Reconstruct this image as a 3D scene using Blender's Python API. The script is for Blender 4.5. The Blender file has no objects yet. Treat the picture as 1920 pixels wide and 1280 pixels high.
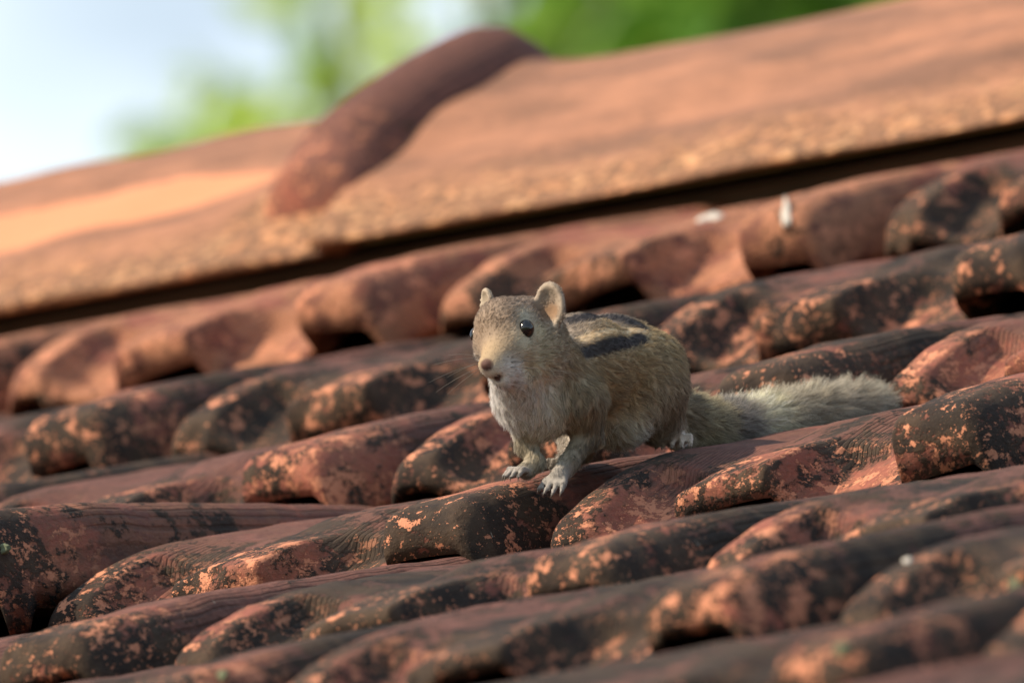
import bpy, bmesh, math, random
import numpy as np
from mathutils import Vector, Matrix, Euler
from mathutils.bvhtree import BVHTree

scn = bpy.context.scene
R = math.radians
# ------------------------------------------------------------------ camera
# long telephoto from below the eaves, looking up the slope and to the left
YAW, ELEV, DIST = R(-28.5), R(19.3), 7.0
PXM = 5150.0                      # photograph pixels per metre at the squirrel's distance
FPX = PXM * DIST
fwd = Vector((math.sin(YAW) * math.cos(ELEV), math.cos(YAW) * math.cos(ELEV), math.sin(ELEV)))
rgt = Vector((math.cos(YAW), -math.sin(YAW), 0))
upv = rgt.cross(fwd)
cam_loc = -fwd * DIST - rgt * (60 / PXM) + upv * (360 / PXM)   # world origin shows at pixel (1020, 1000)
cd = bpy.data.cameras.new('camera')
cam = bpy.data.objects.new('camera', cd)
scn.collection.objects.link(cam)
cam.matrix_world = Matrix(((rgt.x, upv.x, -fwd.x, cam_loc.x), (rgt.y, upv.y, -fwd.y, cam_loc.y),
                           (rgt.z, upv.z, -fwd.z, cam_loc.z), (0, 0, 0, 1)))
cd.sensor_width = 36.0
cd.lens = FPX * 36.0 / 1920.0
cd.clip_start, cd.clip_end = 0.5, 3000
cd.dof.use_dof = True
cd.dof.focus_distance = DIST + 0.04
cd.dof.aperture_fstop = (cd.lens / 1000) / 0.030
scn.camera = cam

# ------------------------------------------------------------------ sky and sun
SUN_AZ, SUN_EL = R(-144), R(35)   # azimuth from +Y towards +X
sun_dir = Vector((math.sin(SUN_AZ) * math.cos(SUN_EL), math.cos(SUN_AZ) * math.cos(SUN_EL), math.sin(SUN_EL)))
w = bpy.data.worlds.new('World'); scn.world = w; w.use_nodes = True
wn, wl = w.node_tree.nodes, w.node_tree.links
wn.clear()
sky = wn.new('ShaderNodeTexSky'); sky.sky_type = 'NISHITA'; sky.sun_disc = False
sky.sun_elevation = SUN_EL; sky.sun_rotation = SUN_AZ
bg = wn.new('ShaderNodeBackground'); bg.inputs['Strength'].default_value = 0.105
wo = wn.new('ShaderNodeOutputWorld')
tc = wn.new('ShaderNodeTexCoord')
mp = wn.new('ShaderNodeMapping'); mp.inputs['Scale'].default_value = (1, 1, 2.2)
cn = wn.new('ShaderNodeTexNoise'); cn.inputs['Scale'].default_value = 9.0; cn.inputs['Detail'].default_value = 5
cr = wn.new('ShaderNodeMapRange'); cr.inputs['From Min'].default_value = 0.445; cr.inputs['From Max'].default_value = 0.60
mx = wn.new('ShaderNodeMix'); mx.data_type = 'RGBA'
mx.inputs['B'].default_value = (7.0, 8.0, 8.6, 1)
wl.new(tc.outputs['Generated'], mp.inputs['Vector']); wl.new(mp.outputs['Vector'], cn.inputs['Vector'])
wl.new(cn.outputs['Fac'], cr.inputs['Value']); wl.new(cr.outputs['Result'], mx.inputs['Factor'])
wl.new(sky.outputs['Color'], mx.inputs['A']); wl.new(mx.outputs['Result'], bg.inputs['Color'])
wl.new(bg.outputs['Background'], wo.inputs['Surface'])
sd = bpy.data.lights.new('sun', 'SUN'); sd.energy = 5.0; sd.angle = R(0.6); sd.color = (1.0, 0.79, 0.57)
sun = bpy.data.objects.new('sun', sd); scn.collection.objects.link(sun)
sun.rotation_euler = sun_dir.to_track_quat('Z', 'Y').to_euler()
scn.view_settings.view_transform = 'Standard'; scn.view_settings.look = 'None'
scn.view_settings.exposure = 0.48; scn.view_settings.gamma = 1.0; scn.view_settings.use_curve_mapping = False
scn.cycles.use_denoising = True
scn.cycles.max_bounces = 5; scn.cycles.diffuse_bounces = 3

# ------------------------------------------------------------------ helpers
col = scn.collection
rng = np.random.default_rng(7)
random.seed(7)

def pt(px, py, d=0.0):
    """world point on the ray through a photograph pixel, d metres beyond the squirrel's plane"""
    z = DIST + d
    return cam_loc + fwd * z + rgt * ((px - 960) * z / FPX) + upv * ((640 - py) * z / FPX)

def proj(P):
    q = Vector(P) - cam_loc; z = q.dot(fwd)
    return 960 + FPX * q.dot(rgt) / z, 640 - FPX * q.dot(upv) / z, z - DIST

def link(name, data, parent=None, kind=None, label=None, category=None, group=None):
    o = bpy.data.objects.new(name, data); col.objects.link(o)
    if parent is not None: o.parent = parent
    if kind: o['kind'] = kind
    if label: o['label'] = label
    if category: o['category'] = category
    if group: o['group'] = group
    return o

def mesh_from(name, verts, faces, mat=None, smooth=True):
    me = bpy.data.meshes.new(name)
    me.from_pydata([tuple(v) for v in verts], [], [tuple(f) for f in faces]); me.update()
    if smooth: me.polygons.foreach_set('use_smooth', [True] * len(me.polygons))
    if mat: me.materials.append(mat)
    return me

def sstep(a, b, x):
    t = np.clip((x - a) / (b - a), 0, 1); return t * t * (3 - 2 * t)

class NT:
    """small shader-node helper"""
    def __init__(self, name):
        self.m = bpy.data.materials.new(name); self.m.use_nodes = True
        self.n = self.m.node_tree.nodes; self.l = self.m.node_tree.links
        self.bsdf = self.n['Principled BSDF']; self.out = self.n['Material Output']
    def put(self, sock, v):
        if isinstance(v, bpy.types.NodeSocket): self.l.new(v, sock)
        elif v is not None: sock.default_value = v
    def noise(self, vec, scale, detail=4, rough=0.55, dist=0.0):
        k = self.n.new('ShaderNodeTexNoise'); self.put(k.inputs['Vector'], vec)
        k.inputs['Scale'].default_value = scale; k.inputs['Detail'].default_value = detail
        k.inputs['Roughness'].default_value = rough; k.inputs['Distortion'].default_value = dist
        return k.outputs['Fac']
    def voro(self, vec, scale, rnd=1.0, feat='F1'):
        k = self.n.new('ShaderNodeTexVoronoi'); k.feature = feat; self.put(k.inputs['Vector'], vec)
        k.inputs['Scale'].default_value = scale; k.inputs['Randomness'].default_value = rnd
        return k.outputs['Distance']
    def math(self, op, a, b=None, c=None):
        k = self.n.new('ShaderNodeMath'); k.operation = op
        self.put(k.inputs[0], a); self.put(k.inputs[1], b)
        if c is not None: self.put(k.inputs[2], c)
        return k.outputs[0]
    def ramp(self, v, a, b, lo=0.0, hi=1.0):
        k = self.n.new('ShaderNodeMapRange'); k.interpolation_type = 'SMOOTHSTEP'
        self.put(k.inputs['Value'], v); self.put(k.inputs['From Min'], a); self.put(k.inputs['From Max'], b)
        k.inputs['To Min'].default_value = lo; k.inputs['To Max'].default_value = hi
        return k.outputs['Result']
    def mix(self, f, a, b):
        k = self.n.new('ShaderNodeMix'); k.data_type = 'RGBA'
        self.put(k.inputs['Factor'], f)
        self.put(k.inputs['A'], a if isinstance(a, bpy.types.NodeSocket) else (*a, 1))
        self.put(k.inputs['B'], b if isinstance(b, bpy.types.NodeSocket) else (*b, 1))
        return k.outputs['Result']
    def bump(self, h, strength, dist, prev=None):
        k = self.n.new('ShaderNodeBump'); k.inputs['Strength'].default_value = strength
        k.inputs['Distance'].default_value = dist; self.put(k.inputs['Height'], h)
        if prev is not None: self.put(k.inputs['Normal'], prev)
        return k.outputs['Normal']
    def vmath(self, op, a, b=None):
        k = self.n.new('ShaderNodeVectorMath'); k.operation = op
        self.put(k.inputs[0], a); self.put(k.inputs[1], b); return k.outputs[0]
    def simple(self, color, rough=0.8):
        self.bsdf.inputs['Base Color'].default_value = (*color, 1); self.bsdf.inputs['Roughness'].default_value = rough
        return self.m

# ------------------------------------------------------------------ materials of the roof
def tile_material(name, ridge=False):
    t = NT(name)
    tcn = t.n.new('ShaderNodeTexCoord'); oi = t.n.new('ShaderNodeObjectInfo')
    cm = t.vmath('SCALE', tcn.outputs['Object']); cm.node.inputs['Scale'].default_value = 100.0
    off = t.n.new('ShaderNodeCombineXYZ')
    rnd = oi.outputs['Random']
    t.put(off.inputs[0], t.math('MULTIPLY', rnd, 311.0)); t.put(off.inputs[1], t.math('MULTIPLY', rnd, 173.0))
    t.put(off.inputs[2], t.math('MULTIPLY', rnd, 57.0))
    P = t.vmath('ADD', cm, off.outputs[0])
    sx = t.n.new('ShaderNodeSeparateXYZ'); t.put(sx.inputs[0], cm)
    x, y, z = sx.outputs
    # streaky coordinates: growth runs down the slope a little
    st = t.n.new('ShaderNodeMapping'); t.put(st.inputs['Vector'], P)
    st.inputs['Scale'].default_value = (1.0, 0.5, 1.0) if not ridge else (0.7, 1.0, 1.0)
    Q = st.outputs[0]
    big = t.noise(Q, 0.20, 3, 0.5)
    mid = t.noise(Q, 0.75, 4, 0.62)
    fine = t.noise(Q, 3.6, 5, 0.68)
    grain = t.noise(P, 14.0, 2, 0.7)
    r2 = t.math('FRACT', t.math('MULTIPLY', rnd, 7.31)); r3 = t.math('FRACT', t.math('MULTIPLY', rnd, 17.77))
    def prop(name):
        k = t.n.new('ShaderNodeAttribute'); k.attribute_type = 'OBJECT'; k.attribute_name = name; return k.outputs['Fac']
    if not ridge:
        dark, bare_sun = prop('growth'), prop('bare_sun')
        body = t.ramp(y, 3.0, 10.0)
        c = t.mix(t.ramp(mid, 0.35, 0.65), (0.24, 0.080, 0.056), (0.38, 0.145, 0.090))
        c = t.mix(t.ramp(fine, 0.50, 0.78), c, (0.55, 0.240, 0.140))
        # brown film of dust and old growth, thicker on the sheltered body of the tile
        dust = t.mix(t.ramp(fine, 0.35, 0.65), (0.070, 0.034, 0.030), (0.165, 0.074, 0.060))
        dv = t.math('ADD', t.math('MULTIPLY', mid, 0.6), t.math('ADD', t.math('MULTIPLY', body, 0.20), t.math('MULTIPLY', fine, 0.4)))
        dv = t.math('ADD', dv, t.math('MULTIPLY', t.math('SUBTRACT', big, 0.5), 0.5))
        dmask = t.ramp(t.math('SUBTRACT', dv, t.math('MULTIPLY', bare_sun, 0.5)), 0.42, 0.60)
        c = t.mix(t.math('MULTIPLY', dmask, 0.88), c, dust)
        c = t.mix(t.math('MULTIPLY', t.math('MULTIPLY', t.math('MAXIMUM', bare_sun, 0.0), t.ramp(t.math('ADD', mid, big), 0.91, 1.02)), 1.4), c, (0.62, 0.270, 0.150))  # bare salmon clay; on the upper-left tiles it paints in sunlit patches
        # fine combed lines along the tile
        wv = t.math('SINE', t.math('MULTIPLY', t.math('ADD', x, t.math('MULTIPLY', mid, 0.05)), 38.0))
        lines = t.math('MULTIPLY', t.ramp(wv, 0.0, 1.0), t.math('MULTIPLY', t.ramp(y, 4.0, 8.0), t.ramp(mid, 0.3, 0.5)))
        c = t.mix(t.math('MULTIPLY', lines, 0.45), c, (0.040, 0.024, 0.021))
        # black-green growth with flaky edges
        g = t.math('ADD', t.math('MULTIPLY', mid, 0.55), t.math('MULTIPLY', fine, 0.45))
        g = t.math('ADD', g, t.math('ADD', dark, t.math('SUBTRACT', t.ramp(y, 4.5, 1.0, 0.0, 0.06), t.ramp(y, 5.0, 12.0, 0.0, 0.075))))
        g = t.math('ADD', g, t.math('MULTIPLY', t.math('SUBTRACT', big, 0.5), 0.62))
        gm = t.ramp(t.math('SUBTRACT', g, t.math('MULTIPLY', bare_sun, 0.25)), 0.458, 0.492)
        gcol = t.mix(t.ramp(t.noise(P, 0.5, 3), 0.4, 0.62), (0.012, 0.0095, 0.0075), (0.050, 0.034, 0.022))
        gcol = t.mix(t.ramp(grain, 0.58, 0.82), gcol, (0.11, 0.080, 0.048))
        film = t.ramp(t.math('ADD', g, t.math('MULTIPLY', t.math('SUBTRACT', grain, 0.5), 0.10)), 0.36, 0.50)
        c = t.mix(t.math('MULTIPLY', film, 0.55), c, (0.060, 0.036, 0.026))
        c = t.mix(t.math('MULTIPLY', gm, 0.95), c, gcol)
        # bare orange flakes inside the growth, on the weathered nose
        fl = t.math('MAXIMUM', t.ramp(t.math('ADD', t.noise(Q, 1.3, 6, 0.76), t.math('MULTIPLY', t.math('SUBTRACT', big, 0.5), -0.22)), 0.560, 0.578), t.ramp(t.math('ADD', t.noise(Q, 5.0, 3, 0.7), t.math('MULTIPLY', t.math('SUBTRACT', mid, 0.5), 0.5)), 0.635, 0.66))
        fm = t.math('MULTIPLY', fl, t.ramp(y, 10.0, 4.0))
        c = t.mix(t.math('MULTIPLY', fm, 0.92), c, (0.56, 0.240, 0.140))
        li = t.ramp(t.noise(P, 0.8, 4, 0.6), 0.74, 0.76)
        c = t.mix(t.math('MULTIPLY', li, 0.7), c, (0.40, 0.38, 0.32))
        hgt = t.math('ADD', t.math('MULTIPLY', gm, 0.35), t.math('ADD', t.math('MULTIPLY', fine, 0.9), t.math('MULTIPLY', fm, -0.45)))
        hgt = t.math('ADD', hgt, t.math('MULTIPLY', lines, -0.45))
    else:
        c = t.mix(t.ramp(mid, 0.3, 0.7), (0.265, 0.132, 0.084), (0.38, 0.185, 0.112))
        ms = t.n.new('ShaderNodeMapping'); t.put(ms.inputs['Vector'], P); ms.inputs['Scale'].default_value = (0.30, 0.8, 0.8)
        ms.inputs['Rotation'].default_value = (0, 0, R(14))
        smear = t.noise(ms.outputs[0], 0.30, 5, 0.62)
        c = t.mix(t.math('MULTIPLY', t.ramp(smear, 0.42, 0.62), 0.9), c, (0.170, 0.092, 0.064))
        c = t.mix(t.math('MULTIPLY', t.ramp(t.math('ADD', t.math('MULTIPLY', fine, 0.5), t.math('MULTIPLY', big, 0.5)), 0.50, 0.62), 0.6), c, (0.105, 0.060, 0.042))
        at = t.n.new('ShaderNodeAttribute'); at.attribute_name = 'sunpatch_lichen'
        sunm = t.ramp(t.math('ADD', at.outputs['Fac'], t.math('MULTIPLY', t.math('SUBTRACT', mid, 0.5), 0.5)), 0.46, 0.56)
        c = t.mix(t.math('MULTIPLY', sunm, 0.9), c, (0.62, 0.27, 0.145))  # salmon colour standing in for a patch of sun
        # speckled crust towards the lower edge (y = distance from the lower edge, cm)
        sp = t.noise(P, 1.1, 4, 0.6); sp2 = t.noise(P, 2.6, 3, 0.6)
        yy = t.math('ADD', y, t.math('MULTIPLY', t.math('SUBTRACT', mid, 0.5), 7.0))
        edge = t.math('MAXIMUM', t.ramp(yy, 5.2, 0.6), t.ramp(t.math('MULTIPLY', at.outputs['Fac'], -1.0), 0.1, 0.5))
        c = t.mix(t.math('MULTIPLY', edge, 0.85), c, t.mix(t.ramp(sp2, 0.4, 0.62), (0.12, 0.070, 0.040), (0.30, 0.155, 0.088)))
        lm = t.math('MULTIPLY', edge, t.ramp(t.math('ADD', t.math('MULTIPLY', sp, 0.6), t.math('MULTIPLY', sp2, 0.4)), 0.50, 0.56))
        c = t.mix(t.math('MULTIPLY', lm, 0.90), c, t.mix(t.ramp(mid, 0.4, 0.6), (0.54, 0.26, 0.13), (0.58, 0.34, 0.18)))
        hgt = t.math('ADD', t.math('MULTIPLY', fine, 0.8), t.math('MULTIPLY', lm, 0.6))
    t.put(t.bsdf.inputs['Base Color'], c)
    t.bsdf.inputs['Roughness'].default_value = 0.86
    t.bsdf.inputs['Specular IOR Level'].default_value = 0.35
    nb = t.bump(hgt, 1.0, 0.0013)
    nb = t.bump(grain, 0.5, 0.00035, nb)
    t.put(t.bsdf.inputs['Normal'], nb)
    return t.m

MAT_TILE = tile_material('weathered_clay_tile')
MAT_RIDGE = tile_material('weathered_ridge_clay', True)
MAT_BEAD = tile_material('weathered_bead_clay')
MAT_WOOD = NT('dark_batten_wood').simple((0.06, 0.04, 0.028), 0.9)

# ------------------------------------------------------------------ the roof
PITCH = R(27.3)
COURSE, STEP, TW = 0.32, 0.036, 0.21
DELTA = math.asin(STEP / COURSE)
SP = Vector((0, math.cos(PITCH), math.sin(PITCH)))
SPL = Vector((0, math.cos(R(24.7)), math.sin(R(24.7))))          # the old roof sags: its lower courses lie flatter
def course_base(i, slide=0.0):
    return (SP if i >= 0 else SPL) * (COURSE * i + slide)
roof = link('tiled_roof', None, label='old pitched roof of weathered interlocking clay tiles under a clay ridge', category='roof')

def tile_profile(t):
    """height of the tile's body across its width, cm (t = 0..1)"""
    tt = np.asarray(t, float)
    dl = np.clip(1 - (np.clip(0.085 - tt, 0, 1) / 0.055) ** 2.4, 0, 1) ** (1 / 2.4)
    D = np.where(tt < 0.085, 3.3 * dl - 1.6, 1.15 + 0.55 * 0.5 * (1 + np.cos(np.pi * np.clip((tt - 0.085) / 0.18, 0, 1))))
    B = 0.45 * sstep(0.28, 0.40, tt) * sstep(0.56, 0.49, tt)
    cl = sstep(0.71, 0.79, tt); crr = np.clip(1 - (np.clip(tt - 0.885, 0, 1) / 0.0635) ** 2.6, 0, 1) ** (1 / 2.6)
    C = np.where(tt < 0.885, 0.75 * cl, 3.5 * crr - 2.75)
    return D + B + C

def make_tile(seed, step=STEP * 100):
    g = np.random.default_rng(seed)
    W = TW * 100
    t = np.concatenate([np.linspace(0.030, 0.05, 7)[:-1], np.linspace(0.05, 0.93, 170)[:-1], np.linspace(0.93, 0.948, 9)])
    v = np.concatenate([[0, .12, .28, .5, .75, 1.05, 1.4], np.linspace(1.8, 11, 34), np.linspace(11.6, 38, 28)])
    T, V = np.meshgrid(t, v)                       # rows = v
    Z = tile_profile(T)
    wf = sstep(8.5, 2.5, V)
    # nose: the edge roll, left rim and middle boss swell and stand proud of the pans
    mD = sstep(0.185, 0.130, T); mC = sstep(0.752, 0.774, T)
    mB = sstep(0.290, 0.325, T) * sstep(0.512, 0.494, T)
    nose = np.clip(np.maximum(np.maximum(mD, mC), mB), 0, 1)
    Z += wf * (0.10 * mC)
    # pans dip away to the front; the boss is a long wedge, rim and roll stay high longer
    fall = np.clip(1 - V / 11.5, 0, 1)
    pan_drop = 2.55 * fall ** 1.45
    D_drop = 1.75 * fall ** 2.0; C_drop = 0.85 * fall ** 1.8
    B_drop = 1.75 * fall ** 1.05
    lat = 1 - np.clip(mD + mC + mB, 0, 1)
    wsum = mD + mC + mB + lat
    Z -= (pan_drop * lat + D_drop * mD + C_drop * mC + B_drop * mB) / wsum
    Z += 0.55 * mB * wf
    # scooped pans with a crescent edge
    for a0, b0, dep in ((0.128, 0.315, g.uniform(.65, .95)), (0.508, 0.745, g.uniform(.55, .85))):
        q = np.clip((T - a0) / (b0 - a0), 0, 1)
        lim = (7.6 + g.normal(0, .5)) * np.sqrt(np.clip(1 - (q - 0.25) ** 2 * 1.3, 0.05, 1))
        Z -= dep * sstep(0.0, 0.14, q) * (1 - q) ** 0.8 * sstep(lim, lim - 0.7, V) * sstep(-0.5, 2.2, V)
    # rounded front edge
    Rn = 0.45 + 0.95 * np.maximum(mC, 0.9 * mD)
    q = np.clip((Rn - V) / Rn, 0, 1)
    drop = 1 - np.sqrt(np.clip(1 - q ** 2, 0, 1))
    Z -= drop * (0.25 + 0.75 * mC + 0.5 * mD + 0.1 * mB)
    # knocks and chips along the front edge
    for k in range(7):
        ct, cr = g.uniform(0.05, 0.93), g.uniform(0.25, 0.9)
        dd = np.hypot((T - ct) * W, V * 1.3) / cr
        Z -= g.uniform(.12, .38) * sstep(1.0, 0.55, dd + 0.15 * np.sin(9 * T * W + k))
    # irregular surface
    for k in range(26):
        a = g.normal(0, 1, 2) * g.uniform(0.3, 2.2); ph = g.uniform(0, 6.28)
        Z += 0.016 * np.sin(a[0] * T * W + a[1] * V + ph) / (0.6 + np.hypot(*a))
    Y = V + 1.1 * (1 - nose) * sstep(8, 0, V)
    Y += 1.6 * (1 - np.sqrt(np.clip(1 - (np.clip(0.085 - T, 0, 1) / 0.055) ** 2, 0, 1))) * sstep(7, 0, V)
    Y += 0.8 * (1 - np.sqrt(np.clip(1 - (np.clip(T - 0.905, 0, 1) / 0.0435) ** 2, 0, 1))) * sstep(7, 0, V)
    Y += (0.35 * mD - 0.75 * mC) * sstep(9, 0, V)
    for k in range(6):
        Y += 0.06 * np.sin(g.uniform(.3, 2.5) * T * W + g.uniform(0, 6.28)) * sstep(2, 0, V)
    # underside: follows the top, drops to a lip along the front that almost meets the tile below
    body = tile_profile(T)
    ZB = np.minimum(Z - 1.1, body - 1.5)
    lip = sstep(2.4, 1.3, V)
    ZB = ZB * (1 - lip) + np.minimum(Z - 0.45, np.minimum(body, 1.75) - step + 1.0 + 0.35 * np.sin(T * 21 * g.uniform(.2, .5) + g.uniform(0, 6.28))) * lip
    nv, nu = Z.shape
    top = np.stack([T * W, Y, Z], -1).reshape(-1, 3) / 100
    bot = np.stack([T * W, Y + 0.12 * sstep(2.2, 0, V), ZB], -1).reshape(-1, 3) / 100
    verts = np.concatenate([top, bot])
    N = nu * nv
    idx = np.arange(N).reshape(nv, nu)
    f = []
    a, b, c, d = idx[:-1, :-1].ravel(), idx[:-1, 1:].ravel(), idx[1:, 1:].ravel(), idx[1:, :-1].ravel()
    f += list(zip(a, b, c, d)); f += list(zip(d + N, c + N, b + N, a + N))
    def wall(loop):
        for i in range(len(loop) - 1):
            f.append((loop[i] + N, loop[i + 1] + N, loop[i + 1], loop[i]))
    wall(list(idx[0, :])); wall(list(idx[:, -1])); wall(list(idx[-1, ::-1])); wall(list(idx[::-1, 0]))
    return mesh_from('roof_tile', verts, [tuple(int(i) for i in q) for q in f], MAT_TILE)

TILES = [make_tile(100 + k) for k in range(6)]
TILES_LOW = [make_tile(200 + k, 2.3) for k in range(5)]      # for the flatter lower courses

def solve_x(P, px):
    """x at which a point with P's y and z shows at pixel column px"""
    P = Vector(P)
    for _ in range(20):
        e = proj(P)[0] - px
        P.x -= e / (PXM * math.cos(YAW) * 0.95)
    return P.x

def tile_matrix(x, i, tilt=0.0, lift=0.0, yaw=0.0, roll=0.0, slide=0.0):
    base = course_base(i, slide) + Vector((x, 0, 0))
    rot = Matrix.Rotation(PITCH - DELTA + tilt, 4, 'X') @ Matrix.Rotation(yaw, 4, 'Z') @ Matrix.Rotation(roll, 4, 'Y')
    nrm = Vector((0, -math.sin(PITCH), math.cos(PITCH)))
    return Matrix.Translation(base + nrm * lift) @ rot

# column of one joint in the photograph for each course (course 0 carries the squirrel)
JOINT = {-6: 1180, -5: 760, -4: 1260, -3: 1800, -2: 1530, -1: 1290, 0: 1020, 1: 1640, 2: 1180, 3: 1660}
SPECIAL = {(0, 0): dict(tilt=R(0.9), lift=0.002, roll=R(-2.0), yaw=0, slide=0), (0, -1): dict(tilt=0, lift=0.004, yaw=0, roll=0, slide=0), (0, -2): dict(tilt=R(-4.6), lift=0.031, slide=-0.006, dx=0.016, yaw=0, roll=0)}
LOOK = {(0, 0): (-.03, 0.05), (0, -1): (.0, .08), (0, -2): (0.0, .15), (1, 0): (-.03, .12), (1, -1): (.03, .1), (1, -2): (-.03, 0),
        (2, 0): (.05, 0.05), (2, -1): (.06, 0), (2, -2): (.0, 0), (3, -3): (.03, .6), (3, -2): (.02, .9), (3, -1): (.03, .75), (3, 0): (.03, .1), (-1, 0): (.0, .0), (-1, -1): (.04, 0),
        (-2, 0): (.01, -.2), (-2, -1): (.01, -.2), (-3, 0): (-.01, -.15), (-3, -1): (0, -.2), (-3, -2): (0, -.2), (-4, 0): (.02, -.2), (-4, -1): (0, -.1)}     # (black growth, bare clay; in the top course painted sunlight) of tiles
tile_objs = {}
for i in sorted(JOINT):
    P = course_base(i)
    x0 = solve_x(P, JOINT[i] - 62)
    for k in range(-6, 6):
        x = x0 + k * TW
        px = proj(P + Vector((x, 0, 0)))[0]
        if px < -2300 or px > 2950: continue
        sp = dict(SPECIAL.get((i, k), {}))
        dx = sp.pop('dx', 0.0)
        kw = dict(tilt=R(random.uniform(-.5, .5)), lift=random.uniform(-.0015, .002), yaw=R(random.uniform(-.7, .7)),
                  roll=R(random.uniform(-.8, .8)), slide=random.uniform(-.006, .006))
        if i == 0 and k == 0: kw = dict(tilt=0, lift=0, yaw=0, roll=0, slide=0)
        if i == 3: kw['tilt'] = R(0.9 + random.uniform(-.2, .2))
        kw.update(sp)
        o = link('roof_tile', TILES[random.randrange(6)] if i >= 0 else TILES_LOW[random.randrange(5)], roof)
        o.matrix_world = tile_matrix(x + dx + random.uniform(-.001, .001), i, **kw)
        tile_objs[(i, k)] = o
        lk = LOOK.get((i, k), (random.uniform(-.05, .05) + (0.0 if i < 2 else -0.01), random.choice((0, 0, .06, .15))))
        o['growth'], o['bare_sun'] = float(lk[0]), float(lk[1])

# ridge: tapered-angle cover tiles with a bead at one end
YE = SP.y * COURSE * 3 + 0.305 * math.cos(PITCH - DELTA)
def ray_plane_y(px, py, Y):
    a = pt(px, py, 0) - cam_loc
    return cam_loc + a * ((Y - cam_loc.y) / a.y)
E = ray_plane_y(1640, 272, YE)         # a point of the lower front edge
QR, WR = R(35.6), 0.265
HALF, RISE = WR * math.cos(QR), WR * math.sin(QR)

def ridge_section(n=40, r=0.035):
    """front lower edge -> rounded apex -> back lower edge, as (s, y, z); y from the lower edge"""
    pts = []
    tl = r * math.tan(QR)                       # tangent length used up by the rounding
    L1 = WR - tl
    ES = [0, 0.0015, 0.004, 0.01] + [0.01 + (L1 - 0.01) * k / 14 for k in range(1, 14)]
    for s in ES: pts.append((s * math.cos(QR), s * math.sin(QR)))
    cx, cz = HALF, RISE - r / math.cos(QR)
    for k in range(13):
        a = QR - 2 * QR * k / 12
        pts.append((cx - r * math.sin(a), cz + r * math.cos(a)))
    for s in ES[::-1]: pts.append((2 * HALF - s * math.cos(QR), s * math.sin(QR)))
    P_ = np.array(pts); tn = np.gradient(P_, axis=0); tn /= np.linalg.norm(tn, axis=1)[:, None]
    arc = np.concatenate([[0], np.cumsum(np.linalg.norm(np.diff(P_, axis=0), axis=1))])
    P_ += np.stack([-tn[:, 1], tn[:, 0]], -1) * (0.009 * np.abs(np.sin(2 * np.pi * arc / arc[-1])))[:, None]      # faces belly out a little
    return P_

def ridge_tile_mesh(L, seed):
    g = np.random.default_rng(seed)
    sec = np.array(ridge_section())
    n = len(sec)
    tn = np.gradient(sec, axis=0); tn /= np.linalg.norm(tn, axis=1)[:, None]
    nr = np.stack([-tn[:, 1], tn[:, 0]], -1)
    xs = np.linspace(0, L, 46)
    arc = np.concatenate([[0], np.cumsum(np.linalg.norm(np.diff(sec, axis=0), axis=1))])
    top, bot = [], []
    for x in xs:
        wob = sum(0.0006 * np.sin(g2[0] * x * 100 + g2[1] * arc * 100 + g2[2]) for g2 in RW[seed % 3])
        flare = 0.004 * math.exp(-((x) / 0.02) ** 2)
        hp = sec + nr * (wob + flare)[:, None] if not np.isscalar(wob) else sec
        top.append(np.column_stack([np.full(n, x), hp]))
        ed = np.minimum(arc, arc[-1] - arc)
        th = 0.003 + 0.012 * sstep(0.0, 0.035, ed)
        bt = sec - nr * th[:, None]
        bot.append(np.column_stack([np.full(n, x), bt]))
    verts = np.concatenate([np.concatenate(top), np.concatenate(bot)])
    N = n * len(xs); f = []
    for a in range(len(xs) - 1):
        for b in range(n - 1):
            i = a * n + b
            f.append((i, i + n, i + n + 1, i + 1)); f.append((i + N + 1, i + n + 1 + N, i + n + N, i + N))
    for a in range(len(xs) - 1):
        i = a * n; f.append((i + N, i + n + N, i + n, i)); i += n - 1; f.append((i, i + n, i + n + N, i + N))
    for b in range(n - 1):
        f.append((b, b + 1, b + 1 + N, b + N)); i = (len(xs) - 1) * n + b; f.append((i + N, i + 1 + N, i + 1, i))
    me = mesh_from('ridge_tile', verts, f, MAT_RIDGE)
    fa = me.attributes.new('sunpatch_lichen', 'FLOAT', 'POINT')
    v_ = verts
    fv = np.zeros(len(v_))
    if seed == 2:      # the tile with a long patch of sun painted into its colour
        d = np.hypot((v_[:, 0] - 0.21) / 0.11, (v_[:, 1] - 0.085 - 0.05 * (v_[:, 0] - 0.21)) / 0.024)
        fv = np.clip(1.5 - d, 0, 1)
        fv = fv - np.clip(1.6 - np.hypot((v_[:, 0] - 0.375) / 0.045, (v_[:, 1] - 0.03) / 0.05), 0, 1)   # lichen patch at its end
    fa.data.foreach_set('value', fv.astype(np.float32))
    return me
RW = [[(rng.normal(0, .5), rng.normal(0, .5), rng.uniform(0, 6)) for _ in range(6)] for _ in range(3)]

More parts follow.
